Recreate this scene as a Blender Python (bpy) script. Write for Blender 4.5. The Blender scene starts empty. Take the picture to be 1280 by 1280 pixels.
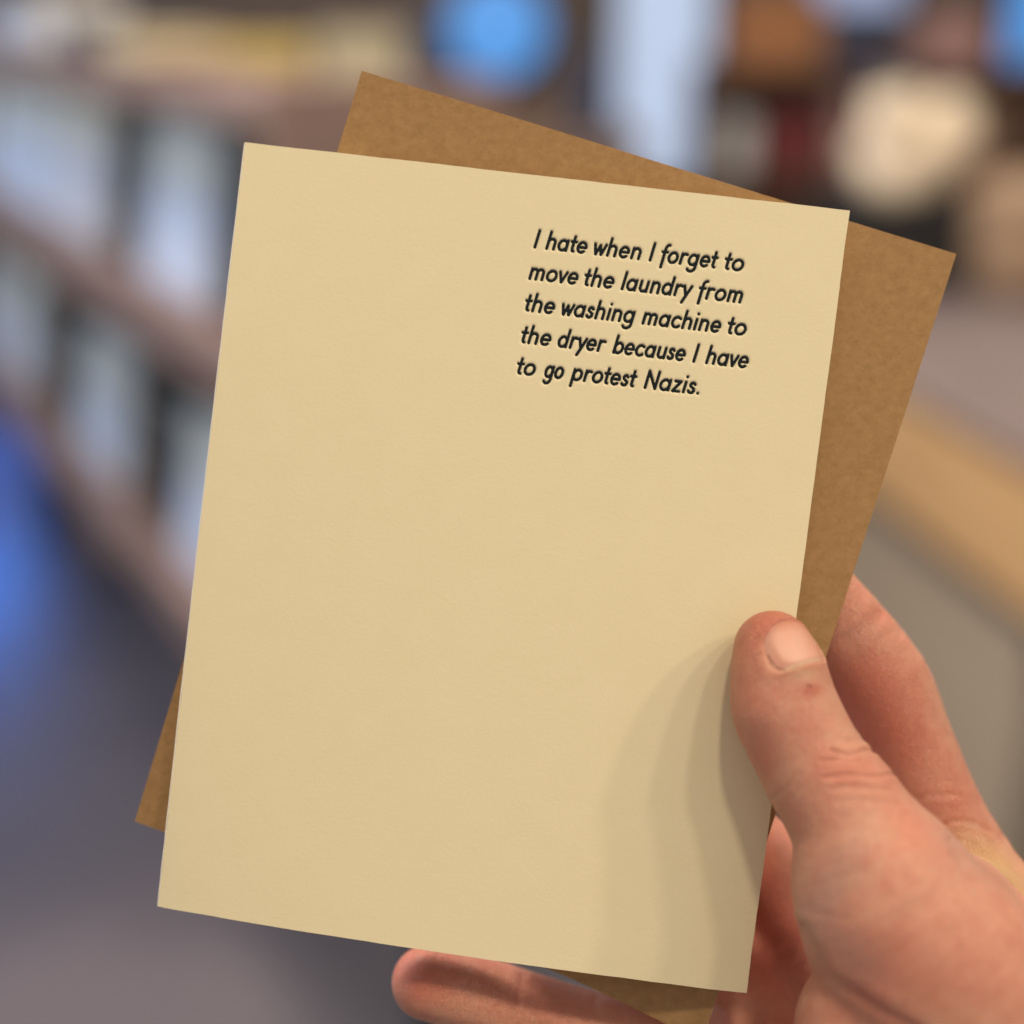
import bpy, bmesh, math, random
import numpy as np
from mathutils import Vector, Matrix

random.seed(7); rng = np.random.default_rng(11)
scene = bpy.context.scene
COL = scene.collection

# ------------------------------------------------------------------ camera
PITCH = math.radians(20)
FPX = 1758.0                       # focal length in px of a 1280 px frame
D = 251.0                          # mm from the lens to the card
cam_d = bpy.data.cameras.new('camera'); cam = bpy.data.objects.new('camera', cam_d)
COL.objects.link(cam); scene.camera = cam
cam.location = (0, 0, 1.5); cam.rotation_euler = (math.radians(90) - PITCH, 0, 0)
cam_d.sensor_width = 36; cam_d.lens = 36 * FPX / 1280
cam_d.clip_start = 0.01; cam_d.clip_end = 60
cam_d.dof.use_dof = True; cam_d.dof.focus_distance = 0.2475; cam_d.dof.aperture_fstop = 4.0
CAMM = Matrix.Translation((0, 0, 1.5)) @ Matrix.Rotation(math.radians(90) - PITCH, 4, 'X')
CR = np.array(CAMM.to_3x3()); CT = np.array(CAMM.translation)

def P(px, py, z=0.0):              # px of the photo + mm towards the lens -> hand-held space in mm
    d = D - z
    return np.array([(px - 640) * d / FPX, (640 - py) * d / FPX, z])
def cw(p):                         # hand-held space (mm) -> world (m)
    p = np.asarray(p, float)
    q = p.copy(); q[..., 2] = p[..., 2] - D
    return (q / 1000.0) @ CR.T + CT

# ------------------------------------------------------------------ world and lamps
w = bpy.data.worlds.new('World'); scene.world = w; w.use_nodes = True
bg = w.node_tree.nodes['Background']
bg.inputs[0].default_value = (1.0, 0.86, 0.74, 1); bg.inputs[1].default_value = 0.43
scene.view_settings.view_transform = 'Standard'; scene.view_settings.look = 'None'
scene.view_settings.exposure = 0; scene.view_settings.gamma = 1
scene.cycles.use_denoising = True
scene.cycles.max_bounces = 6

CARD_C = cw(P(800, 900, 0))
def lamp(name, dirc, dist, power, size, col=(1, .84, .59)):
    l = bpy.data.lights.new(name, 'AREA'); l.shape = 'DISK'; l.size = size
    l.energy = power; l.color = col
    o = bpy.data.objects.new(name, l); COL.objects.link(o)
    d = CR @ np.array(dirc, float); d /= np.linalg.norm(d)
    o.location = CARD_C + d * dist
    o.rotation_euler = Vector(d).to_track_quat('Z', 'Y').to_euler()
    return o
for i, lx in enumerate((0.10, 0.62, 1.08, 1.62)):          # a row of warm ceiling track lamps
    lamp('track_lamp', (lx, 1.2, 1.0), 1.9 + 0.2 * i, (10.3, 7.5, 8.0, 11.2)[i], 0.15)

def area(name, loc, target, power, size, col):
    l = bpy.data.lights.new(name, 'AREA'); l.shape = 'SQUARE'; l.size = size
    l.energy = power; l.color = col
    o = bpy.data.objects.new(name, l); COL.objects.link(o)
    o.location = loc
    o.rotation_euler = (Vector(loc) - Vector(target)).to_track_quat('Z', 'Y').to_euler()
area('background_fill', (0.6, 4.2, 3.2), (0.6, 3.6, 0.8), 22, 0.8, (1, .88, .76))
area('background_fill', (-2.6, 1.9, 2.3), (-0.7, 2.5, 0.8), 46, 1.2, (.74, .84, 1.0))  # unseen cool lamp on the aisle side, brightens the rack front
area('background_fill', (-.55, 1.1, 2.7), (0.75, 2.0, 0.7), 52, 0.5, (1, .84, .68))  # unseen warm lamp, added to lighten the table apron

area('blue_glow_lamp', (-2.0, 4.65, .58), (-2.0, 4.651, 0), 17, .5, (.04, .24, 1.0))  # unseen lamp added low down for the blue glow on the floor
sp = bpy.data.lights.new('floor_spot', 'SPOT'); sp.energy = 230; sp.spot_size = math.radians(22); sp.spot_blend = 1; sp.color = (1, .76, .56); sp.shadow_soft_size = .1
so_ = bpy.data.objects.new('floor_spot', sp); COL.objects.link(so_); so_.location = (-.66, 1.72, 2.4)

# ------------------------------------------------------------------ material helpers
def mat(name, col, rough=0.6, noise=None, scale=20, bump=0.0, bscale=200, metallic=0, coords='Object', detail=4, spec=None):
    m = bpy.data.materials.new(name); m.use_nodes = True
    nt = m.node_tree; N = nt.nodes; L = nt.links; b = N['Principled BSDF']
    b.inputs['Base Color'].default_value = (*col, 1); b.inputs['Roughness'].default_value = rough
    b.inputs['Metallic'].default_value = metallic
    if spec is not None: b.inputs['Specular IOR Level'].default_value = spec
    tc = N.new('ShaderNodeTexCoord')
    if noise:
        n = N.new('ShaderNodeTexNoise'); n.inputs['Scale'].default_value = scale; n.inputs['Detail'].default_value = detail
        L.new(tc.outputs[coords], n.inputs['Vector'])
        r = N.new('ShaderNodeValToRGB'); r.color_ramp.elements[0].position = .3; r.color_ramp.elements[1].position = .7
        r.color_ramp.elements[0].color = (*noise, 1); r.color_ramp.elements[1].color = (*col, 1)
        L.new(n.outputs['Fac'], r.inputs['Fac']); L.new(r.outputs['Color'], b.inputs['Base Color'])
    if bump:
        n2 = N.new('ShaderNodeTexNoise'); n2.inputs['Scale'].default_value = bscale; n2.inputs['Detail'].default_value = 3
        L.new(tc.outputs[coords], n2.inputs['Vector'])
        bp = N.new('ShaderNodeBump'); bp.inputs['Strength'].default_value = 1; bp.inputs['Distance'].default_value = bump
        L.new(n2.outputs['Fac'], bp.inputs['Height']); L.new(bp.outputs['Normal'], b.inputs['Normal'])
    return m
def emit(name, col, strength):
    m = bpy.data.materials.new(name); m.use_nodes = True
    b = m.node_tree.nodes['Principled BSDF']
    b.inputs['Base Color'].default_value = (.02, .02, .02, 1)
    b.inputs['Emission Color'].default_value = (*col, 1); b.inputs['Emission Strength'].default_value = strength
    return m
def wood(name, c1, c2, rough=.5):
    m = mat(name, c1, rough)
    nt = m.node_tree; N = nt.nodes; L = nt.links
    tc = N.new('ShaderNodeTexCoord'); mp = N.new('ShaderNodeMapping'); mp.inputs['Scale'].default_value = (2, 30, 30)
    n = N.new('ShaderNodeTexNoise'); n.inputs['Scale'].default_value = 3; n.inputs['Detail'].default_value = 5
    r = N.new('ShaderNodeValToRGB'); r.color_ramp.elements[0].color = (*c2, 1); r.color_ramp.elements[1].color = (*c1, 1)
    r.color_ramp.elements[0].position = .35; r.color_ramp.elements[1].position = .65
    L.new(tc.outputs['Object'], mp.inputs['Vector']); L.new(mp.outputs['Vector'], n.inputs['Vector'])
    L.new(n.outputs['Fac'], r.inputs['Fac']); L.new(r.outputs['Color'], N['Principled BSDF'].inputs['Base Color'])
    return m

# ------------------------------------------------------------------ object helpers
def meshobj(name, verts, faces, m, parent=None, smooth=False):
    me = bpy.data.meshes.new(name)
    me.from_pydata([tuple(v) for v in verts], [], [tuple(f) for f in faces]); me.update()
    if smooth: me.shade_smooth()
    if m: me.materials.append(m)
    o = bpy.data.objects.new(name, me); COL.objects.link(o)
    if parent: o.parent = parent
    return o
def fastmesh(name, V, Q, m, parent=None, smooth=True, hide=None):
    me = bpy.data.meshes.new(name)
    me.vertices.add(len(V)); me.vertices.foreach_set('co', np.ascontiguousarray(V, dtype=np.float32).ravel())
    k = Q.shape[1]
    me.loops.add(Q.size); me.loops.foreach_set('vertex_index', np.ascontiguousarray(Q, dtype=np.int32).ravel())
    me.polygons.add(len(Q)); me.polygons.foreach_set('loop_start', np.arange(0, Q.size, k, dtype=np.int32))
    me.update(calc_edges=True); me.validate()
    if smooth: me.shade_smooth()
    me.materials.append(m)
    o = bpy.data.objects.new(name, me); COL.objects.link(o)
    if parent: o.parent = parent
    return o
def empty(name, loc, rz=0, label=None, cat=None, group=None):
    o = bpy.data.objects.new(name, None); COL.objects.link(o); o.location = loc; o.rotation_euler = (0, 0, rz)
    o.empty_display_size = .05
    tag(o, label, cat, group); return o
def tag(o, label=None, cat=None, group=None, kind=None):
    if label: o['label'] = label
    if cat: o['category'] = cat
    if group: o['group'] = group
    if kind: o['kind'] = kind
    return o
def box(name, lo, hi, m, parent=None, bevel=0.004):
    bm = bmesh.new(); bmesh.ops.create_cube(bm, size=1)
    lo = Vector(lo); hi = Vector(hi); s = hi - lo; c = (hi + lo) / 2
    for v in bm.verts: v.co = Vector((v.co.x * s.x, v.co.y * s.y, v.co.z * s.z)) + c
    if bevel: bmesh.ops.bevel(bm, geom=bm.edges[:], offset=min(bevel, min(s) * .3), segments=2, affect='EDGES', profile=.5)
    me = bpy.data.meshes.new(name); bm.to_mesh(me); bm.free(); me.materials.append(m)
    o = bpy.data.objects.new(name, me); COL.objects.link(o)
    if parent: o.parent = parent
    return o
def lathe(name, prof, m, parent=None, seg=28, loc=(0, 0, 0), wob=0):
    V = []; Fc = []
    for i, (r, z) in enumerate(prof):
        for k in range(seg):
            a = 2 * math.pi * k / seg; rr = r * (1 + wob * math.sin(5 * a + i) * .5 + wob * math.sin(3 * a + 2 * i))
            V.append((loc[0] + rr * math.cos(a), loc[1] + rr * math.sin(a), loc[2] + z))
    for i in range(len(prof) - 1):
        for k in range(seg):
            a = i * seg + k; b = i * seg + (k + 1) % seg
            Fc.append((a, b, b + seg, a + seg))
    Fc.append(tuple(range(seg - 1, -1, -1))); Fc.append(tuple(range((len(prof) - 1) * seg, len(prof) * seg)))
    return meshobj(name, V, Fc, m, parent, True)

# ------------------------------------------------------------------ materials
M_floor = mat('floor_concrete', (.105, .098, .118), .38, (.082, .078, .098), 3, .002, 12)
M_wall = mat('wall_paint', (.17, .13, .11), .8, (.13, .10, .085), 2)
M_rack = wood('rack_wood', (.235, .165, .15), (.17, .115, .105))
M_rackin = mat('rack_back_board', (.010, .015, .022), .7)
M_oak = wood('pale_oak', (.78, .53, .29), (.66, .43, .22))
M_dark = mat('dark_metal', (.02, .02, .022), .5)
M_tabletop = mat('grey_table_top', (.25, .20, .20), .6, (.20, .16, .165), 5)
M_page = mat('page_block', (.6, .56, .5), .9)

# ================================================================== the setting
def grid_sheet(name, x0, x1, y0, y1, n, m):
    V = [(x0 + (x1 - x0) * i / n, y0 + (y1 - y0) * j / n, 0) for j in range(n + 1) for i in range(n + 1)]
    Fc = [(j * (n + 1) + i, j * (n + 1) + i + 1, (j + 1) * (n + 1) + i + 1, (j + 1) * (n + 1) + i) for j in range(n) for i in range(n)]
    return meshobj(name, V, Fc, m)
fl = grid_sheet('floor', -7, 7, -2, 8, 8, M_floor); tag(fl, kind='structure')
wl = box('back_wall', (-7, 6.0, 0.0), (7, 6.15, 3.4), M_wall, None, 0); tag(wl, kind='structure')
sk = box('skirting', (-7, 5.98, 0.0), (7, 5.999, .12), M_dark, None, 0); sk.parent = wl

# blue floor mat
def flat_mat(name, pts, z0, z1, m):
    n = len(pts)
    V = [(x, y, z0) for x, y in pts] + [(x, y, z1) for x, y in pts]
    Fc = [tuple(range(n - 1, -1, -1)), tuple(range(n, 2 * n))] + [(i, (i + 1) % n, n + (i + 1) % n, n + i) for i in range(n)]
    return meshobj(name, V, Fc, m)
A = Vector((-1.09, 3.042)); B = Vector((-.365, 1.751)); dr = (B - A).normalized(); nr = Vector((-dr.y, dr.x))  # nr points away from the aisle
if nr.x < 0: nr = -nr
ang = math.atan2(dr.y, dr.x)
def rk(k, q): p = A + dr * k + nr * q; return (p.x, p.y)
# ================================================================== long display rack (local x along the rack, local y away from the aisle)
rack = empty('display_rack', (A.x, A.y, 0), ang, 'long wooden display rack with two tiers of face-out books, left of the card', 'rack')
K0, K1, DEP = -.95, 1.75, .26
for z, lip in ((.66, .062), (1.10, .068), (1.40, .03)):
    box('shelf', (K0 + .021, .002, z - .03), (K1 - .021, DEP - .012, z), M_rack, rack)
    box('shelf_lip', (K0 + .021, -.024, z - lip), (K1 - .021, 0, z + .012), M_rack, rack)
box('side_panel', (K0, -.026, .56), (K0 + .02, DEP, 1.42), M_rack, rack)
box('side_panel', (K1 - .02, -.026, .56), (K1, DEP, 1.42), M_rack, rack)
for kx in (K0 + .05, K1 - .09):
    for qy in (.16, .21): box('leg', (kx, qy, 0), (kx + .04, qy + .04, .628), M_dark, rack)
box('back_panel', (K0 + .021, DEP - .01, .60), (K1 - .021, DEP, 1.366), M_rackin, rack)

def book(k, q, z, wd, h, t, cover, label, tilt=10, group='face-out books on the long rack'):
    t0 = empty('book', tuple(rk(k, q)) + (z,), ang, label, 'book', group)
    t0.rotation_euler = (math.radians(-tilt), 0, ang)
    box('cover', (-wd / 2, 0, 0), (wd / 2, .0025, h), cover, t0, .001)
    box('cover', (-wd / 2, t - .0025, 0), (wd / 2, t, h), cover, t0, .001)
    box('spine', (-wd / 2, .0027, 0), (-wd / 2 + .002, t - .0027, h), cover, t0, 0)
    box('page_block', (-wd / 2 + .0024, .0027, .003), (wd / 2 - .003, t - .0027, h - .003), M_page, t0, 0)
    return t0
def band_cover(name, c1, c2, z=.5):            # a two-colour printed cover
    m = mat(name, c1, .35)
    N = m.node_tree.nodes; L = m.node_tree.links
    tc = N.new('ShaderNodeTexCoord'); sp = N.new('ShaderNodeSeparateXYZ'); r = N.new('ShaderNodeValToRGB')
    r.color_ramp.interpolation = 'CONSTANT'
    r.color_ramp.elements[0].color = (*c1, 1); r.color_ramp.elements[1].color = (*c2, 1); r.color_ramp.elements[1].position = z
    L.new(tc.outputs['Generated'], sp.inputs[0]); L.new(sp.outputs['Z'], r.inputs['Fac']); L.new(r.outputs['Color'], N['Principled BSDF'].inputs['Base Color'])
    return m
C_pale = band_cover('cover_pale_blue', (.47, .56, .74), (.50, .54, .54), .55)
C_grey = band_cover('cover_grey', (.46, .50, .60), (.50, .50, .45), .6)
C_blue = band_cover('cover_blue_grey', (.36, .45, .60), (.42, .46, .48), .5)
C_sand = band_cover('cover_sand', (.40, .34, .32), (.34, .30, .27), .5)

# ================================================================== right-hand table
C0 = Vector((.592, 2.106)); D0 = Vector((.663, 1.738)); dt = (D0 - C0).normalized(); angt = math.atan2(dt.y, dt.x)
TX0, TX1, TD, TZ = -.95, .95, .95, .95
table = empty('display_table', (C0.x, C0.y, 0), angt, 'long oak display table with a grey top and deep apron, right of the card', 'table')
# local x runs towards the lens, local +y to the right
box('table_top', (TX0, -.012, TZ - .012), (TX1, TD, TZ), M_tabletop, table, .004)
box('apron', (TX0 + .03, 0, TZ - .205), (TX1 - .03, .025, TZ - .013), M_oak, table, .003)
box('apron', (TX0 + .03, TD - .04, TZ - .205), (TX1 - .03, TD - .015, TZ - .013), M_oak, table, .003)
box('apron', (TX0 + .005, .0, TZ - .205), (TX0 + .028, TD - .015, TZ - .013), M_oak, table, .003)
for x in (TX0 + .05, TX1 - .11):
    for y in (.04, TD - .11):
        box('leg', (x, y, 0), (x + .06, y + .06, TZ - .21), M_oak, table, .004)
box('lower_shelf', (TX0 + .05, .03, .20), (TX1 - .05, TD - .06, .225), M_dark, table, .003)

# ================================================================== the card, in hand-held space
CW, CH = 108.0, 140.0
TL, TR, BR, BL = P(307, 178, 0), P(1062, 263, 2.0), P(933, 1241, 1.5), P(198, 1133, -2.0)
def card_s(u, v):                   # u 0..1 left-right, v 0..1 top-bottom
    u = np.asarray(u)[..., None]; v = np.asarray(v)[..., None]
    p = (1 - u) * (1 - v) * TL + u * (1 - v) * TR + u * v * BR + (1 - u) * v * BL
    bow = 2.6 * (v ** 2.2) * (4 * u * (1 - u)) ** .8 + .9 * 4 * v * (1 - v) * (1 - u * .6)
    return p + bow * np.array([0, 0, 1.0])
nrm = np.cross(TR - TL, BL - TL); nrm /= np.linalg.norm(nrm)
if nrm[2] < 0: nrm = -nrm
# pixel -> (u, v) by homography of the four projected corners
def homog(src, dst):
    Am = []
    for (x, y), (X, Y) in zip(src, dst):
        Am.append([x, y, 1, 0, 0, 0, -X * x, -X * y, -X]); Am.append([0, 0, 0, x, y, 1, -Y * x, -Y * y, -Y])
    return np.linalg.svd(np.array(Am, float))[2][-1].reshape(3, 3)
H = homog([(307, 178), (1062, 263), (933, 1241), (198, 1133)], [(0, 0), (1, 0), (1, 1), (0, 1)])
def proj_s(uv):
    q = card_s(uv[:, 0], uv[:, 1]); return np.c_[640 + q[:, 0] * FPX / (D - q[:, 2]), 640 - q[:, 1] * FPX / (D - q[:, 2])]
def px2mm(p):
    p = np.asarray(p, float); q = np.c_[p, np.ones(len(p))] @ H.T
    uv = q[:, :2] / q[:, 2:]
    for _ in range(5):
        f = proj_s(uv); e = 1e-4
        ju = (proj_s(uv + [e, 0]) - f) / e; jv = (proj_s(uv + [0, e]) - f) / e
        det = ju[:, 0] * jv[:, 1] - ju[:, 1] * jv[:, 0]; rr_ = p - f
        uv = uv + np.c_[(rr_[:, 0] * jv[:, 1] - rr_[:, 1] * jv[:, 0]) / det, (ju[:, 0] * rr_[:, 1] - ju[:, 1] * rr_[:, 0]) / det]
    return uv * np.array([CW, CH])

# ---- stroke lettering: humanist geometric italic, x-height = 1
def arc(cx, cy, rx, ry, a0, a1, n=14):
    return [(cx + rx * math.cos(math.radians(a0 + (a1 - a0) * i / n)), cy + ry * math.sin(math.radians(a0 + (a1 - a0) * i / n))) for i in range(n + 1)]
b_, t_, A_ = .1, .9, 1.45
bowl = lambda: arc(.36, .5, .36, .4, 0, 360, 24)
G = {   # strokes, ink width, left bearing kind, right bearing kind
 'I': ([[(0, b_), (0, A_)]], 0, 's', 's'), 'l': ([[(0, b_), (0, A_)]], 0, 's', 's'),
 'i': ([[(0, b_), (0, t_)], [(0, 1.33), (0, 1.335)]], 0, 's', 's'),
 'h': ([[(0, b_), (0, A_)], [(0, .52)] + arc(.3, .6, .3, .3, 165, 0) + [(.6, b_)]], .6, 's', 's'),
 'n': ([[(0, b_), (0, t_)], [(0, .52)] + arc(.3, .6, .3, .3, 165, 0) + [(.6, b_)]], .6, 's', 's'),
 'm': ([[(0, b_), (0, t_)], [(0, .52)] + arc(.26, .64, .26, .26, 165, 0) + [(.52, b_)], [(.52, .52)] + arc(.78, .64, .26, .26, 165, 0) + [(1.04, b_)]], 1.04, 's', 's'),
 'u': ([[(0, t_), (0, .4)] + arc(.3, .4, .3, .3, 180, 360) + [(.6, .4)], [(.6, t_), (.6, b_)]], .6, 's', 's'),
 'r': ([[(0, b_), (0, t_)], [(0, .5)] + arc(.3, .58, .3, .32, 165, 60)], .42, 's', 'r'),
 'a': ([bowl(), [(.72, t_), (.72, b_)]], .72, 'r', 's'),
 'd': ([bowl(), [(.72, A_), (.72, b_)]], .72, 'r', 's'),
 'b': ([bowl(), [(0, A_), (0, b_)]], .72, 's', 'r'),
 'p': ([bowl(), [(0, t_), (0, -.42)]], .72, 's', 'r'),
 'g': ([bowl(), [(.72, t_), (.72, -.05)] + arc(.36, -.08, .36, .34, 0, -145)], .72, 'r', 's'),
 'o': ([arc(.38, .5, .38, .4, 0, 360, 24)], .76, 'r', 'r'),
 'c': ([arc(.38, .5, .38, .4, 48, 312, 20)], .62, 'r', 'r'),
 'e': ([[(.02, .5), (.70, .5)] + arc(.36, .5, .35, .4, 0, 312, 24)], .71, 'r', 'r'),
 't': ([[(.2, 1.28), (.2, .3), (.24, .16), (.36, .11)], [(.0, t_ - .02), (.42, t_ - .02)]], .42, 'd', 'd'),
 'f': ([arc(.44, 1.12, .24, .33, 80, 180, 8) + [(.2, -.36)], [(.0, t_ - .02), (.44, t_ - .02)]], .46, 'd', 'd'),
 's': ([[(.42, .78), (.34, .87), (.22, .9), (.1, .85), (.05, .74), (.08, .63), (.2, .55), (.33, .47), (.42, .38), (.43, .26), (.36, .15), (.22, .1), (.08, .13), (0, .22)]], .44, 'r', 'r'),
 'v': ([[(0, t_), (.3, b_), (.6, t_)]], .6, 'd', 'd'),
 'w': ([[(0, t_), (.25, b_), (.48, .82), (.71, b_), (.96, t_)]], .96, 'd', 'd'),
 'y': ([[(0, t_), (.31, .14)], [(.64, t_), (.12, -.42)]], .62, 'd', 'd'),
 'z': ([[(.03, t_), (.5, t_), (0, b_), (.52, b_)]], .52, 'r', 'r'),
 'N': ([[(0, b_), (0, A_), (.82, b_), (.82, A_)]], .82, 's', 's'),
 '.': ([[(0, .12), (0, .125)]], 0, 's', 's'),
}
BR_ = {'s': .225, 'r': .155, 'd': .09}
Z = 1280 / 340.0
lines = [
 (310.3, [('I', 175, 213), ('hate', 232, 430), ('when', 462, 685), ('I', 718, 755), ('forget', 768, 1048), ('to', 1078, 1168)]),
 (349.6, [('move', 152, 388), ('the', 417, 557), ('laundry', 587, 928), ('from', 945, 1163)]),
 (389.3, [('the', 138, 278), ('washing', 310, 657), ('machine', 685, 1060), ('to', 1092, 1180)]),
 (429.2, [('the', 120, 260), ('dryer', 290, 520), ('because', 547, 893), ('I', 925, 960), ('have', 985, 1190)]),
 (468.2, [('to', 100, 187), ('go', 218, 320), ('protest', 343, 665), ('Nazis.', 695, 955)]),
]
XH = 15.7; SL = math.tan(math.radians(10.5)); TH = math.atan2(85, 755); LW = .275   # px, slant, rotation, stroke radius mm
SHORT = .94
text_lines = []
for base, words in lines:
    segs = []
    x0l = 620 + words[0][1] / Z
    for word, za, zb in words:
        xa, xb = 620 + za / Z, 620 + zb / Z
        strokes = []; cx = 0; prev = None
        for ch in word:
            st, wd, lb, rb = G[ch]
            if prev is not None: cx += BR_[prev] + BR_[lb]
            for s in st: strokes.append(np.array([(x + cx, y) for x, y in s]))
            cx += wd; prev = rb
        def place(o, sx):
            out = []
            for s in strokes:
                X = o + sx * XH * s[:, 0] + SL * XH * s[:, 1]; Y = XH * s[:, 1]
                gx = X * math.cos(TH) + Y * math.sin(TH); gy = X * math.sin(TH) - Y * math.cos(TH)
                out.append(np.c_[xa + gx, base + (xa - x0l) * math.tan(TH) + gy])
            return out
        R = .1 * XH
        def ext(o, sx):
            a = np.concatenate(place(o, sx)); return a[:, 0].min() - R, a[:, 0].max() + R
        o_, s_ = 0.0, SHORT
        for _ in range(12):
            m0, m1 = ext(o_, s_)
            if len(word) > 1: s_ *= 1 + .9 * ((xb - xa) / (m1 - m0) - 1)
            m0, m1 = ext(o_, s_)
            o_ += (xa + xb) / 2 - (m0 + m1) / 2
        for s in place(o_, s_):
            mm = px2mm(s); segs += [(mm[i], mm[i + 1]) for i in range(len(mm) - 1)]
    text_lines.append(segs)
allp = np.concatenate([np.array(s).reshape(-1, 2) for s in text_lines])
tx0, ty0 = allp.min(0) - 1.2; tx1, ty1 = allp.max(0) + 1.2
step = .062
gx = np.concatenate([np.linspace(0, tx0, 40)[:-1], np.arange(tx0, tx1, step), np.linspace(tx1, CW, 14)])
gy = np.concatenate([np.linspace(0, ty0, 12)[:-1], np.arange(ty0, ty1, step), np.linspace(ty1, CH, 60)])
NX, NY = len(gx), len(gy)
dist = np.full((NY, NX), 9.0); owner = np.full((NY, NX), -1)
for li, segs in enumerate(text_lines):
    for a, b in segs:
        i0 = np.searchsorted(gx, min(a[0], b[0]) - .95); i1 = np.searchsorted(gx, max(a[0], b[0]) + .95)
        j0 = np.searchsorted(gy, min(a[1], b[1]) - .95); j1 = np.searchsorted(gy, max(a[1], b[1]) + .95)
        XX, YY = np.meshgrid(gx[i0:i1], gy[j0:j1])
        ab = b - a; t = np.clip(((XX - a[0]) * ab[0] + (YY - a[1]) * ab[1]) / max(ab @ ab, 1e-9), 0, 1)
        dd = np.hypot(XX - a[0] - t * ab[0], YY - a[1] - t * ab[1])
        sub = dist[j0:j1, i0:i1]; so = owner[j0:j1, i0:i1]
        msk = dd < sub; sub[msk] = dd[msk]; so[msk] = li
def sst(a, b, x): t = np.clip((x - a) / (b - a), 0, 1); return t * t * (3 - 2 * t)
deb = .15 * (1 - sst(LW - .02, LW + .17, dist)) + .05 * (1 - sst(LW, .85, dist))     # mm pressed into the stock
UU, VV = np.meshgrid(gx / CW, gy / CH)
# edges a hair uneven, as cut
FR = card_s(UU, VV) - deb[..., None] * nrm
tdir = (TR - TL) / np.linalg.norm(TR - TL); sdir = (BL - TL) / np.linalg.norm(BL - TL)
ks = np.arange(-3, 145, 1.7)
def rough_edge(t): return np.interp(t, ks, rng.normal(0, .016, len(ks))) + np.interp(t, ks * 3.1, rng.normal(0, .025, len(ks)))
jx, jy, jy2 = rough_edge(gy), rough_edge(gx), rough_edge(gx)
FR[:, -1] += jx[:, None] * tdir; FR[0] += jy[:, None] * sdir; FR[-1] += jy2[:, None] * sdir
vid = np.arange(NX * NY).reshape(NY, NX)
quads = np.stack([vid[1:, :-1], vid[1:, 1:], vid[:-1, 1:], vid[:-1, :-1]], -1).reshape(-1, 4)
cd = (dist[1:, :-1] + dist[1:, 1:] + dist[:-1, 1:] + dist[:-1, :-1]).ravel() / 4
co = owner[:-1, :-1].ravel()
ink = cd < LW

def paper_material(name, c1, c2, fibre, rough=.85, bump=.00006, bs=2200, fleck=None, streak=(1, 1, 1)):
    m = bpy.data.materials.new(name); m.use_nodes = True
    nt = m.node_tree; N = nt.nodes; L = nt.links; b = N['Principled BSDF']
    b.inputs['Roughness'].default_value = rough; b.inputs['Specular IOR Level'].default_value = .25
    tc = N.new('ShaderNodeTexCoord'); mp = N.new('ShaderNodeMapping'); mp.inputs['Scale'].default_value = streak
    mp.inputs['Rotation'].default_value = (.35, .1, 0)
    L.new(tc.outputs['Object'], mp.inputs['Vector'])
    n = N.new('ShaderNodeTexNoise'); n.inputs['Scale'].default_value = fibre; n.inputs['Detail'].default_value = 6; n.inputs['Roughness'].default_value = .62
    L.new(mp.outputs[0], n.inputs['Vector'])
    r = N.new('ShaderNodeValToRGB'); r.color_ramp.elements[0].position = .32; r.color_ramp.elements[1].position = .68
    r.color_ramp.elements[0].color = (*c1, 1); r.color_ramp.elements[1].color = (*c2, 1)
    L.new(n.outputs['Fac'], r.inputs['Fac']); out = r.outputs['Color']
    if fleck:
        n3 = N.new('ShaderNodeTexNoise'); n3.inputs['Scale'].default_value = fleck[0]; n3.inputs['Detail'].default_value = 2
        L.new(mp.outputs[0], n3.inputs['Vector'])
        r3 = N.new('ShaderNodeValToRGB'); r3.color_ramp.elements[0].position = fleck[1]; r3.color_ramp.elements[1].position = fleck[1] + .05
        r3.color_ramp.elements[0].color = (0, 0, 0, 1); r3.color_ramp.elements[1].color = (1, 1, 1, 1)
        mx = N.new('ShaderNodeMix'); mx.data_type = 'RGBA'
        L.new(n3.outputs['Fac'], r3.inputs['Fac'])
        ml = N.new('ShaderNodeMath'); ml.operation = 'MULTIPLY'; ml.inputs[1].default_value = fleck[2]
        L.new(r3.outputs['Color'], ml.inputs[0]); L.new(ml.outputs[0], mx.inputs['Factor'])
        L.new(out, mx.inputs[6]); mx.inputs[7].default_value = (*fleck[3], 1); out = mx.outputs[2]
    L.new(out, b.inputs['Base Color'])
    n2 = N.new('ShaderNodeTexNoise'); n2.inputs['Scale'].default_value = bs; n2.inputs['Detail'].default_value = 4; n2.inputs['Roughness'].default_value = .7
    L.new(mp.outputs[0], n2.inputs['Vector'])
    bp = N.new('ShaderNodeBump'); bp.inputs['Strength'].default_value = 1; bp.inputs['Distance'].default_value = bump
    L.new(n2.outputs['Fac'], bp.inputs['Height']); L.new(bp.outputs['Normal'], b.inputs['Normal'])
    return m
M_card = paper_material('cream_cotton_stock', (.85, .765, .535), (.868, .783, .555), 120, bump=.000042, bs=1100, streak=(1, 1, 1.3))
M_ink = mat('letterpress_ink', (.008, .014, .019), .6, spec=.15)
M_kraft = paper_material('kraft_paper', (.345, .20, .088), (.42, .255, .118), 560, bump=.00003, bs=2000, fleck=(1900, .60, .30, (.26, .155, .078)), streak=(1, 1.1, 1.25))

card = empty('greeting_card', tuple(cw(card_s(.5, .5))), 0, 'cream letterpress greeting card with black italic text, held in front of the kraft envelope', 'card')
bpy.context.view_layer.update()
CI = np.array(card.matrix_world.inverted())
def to_local(Wp, inv): return Wp @ inv[:3, :3].T + inv[:3, 3]

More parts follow.
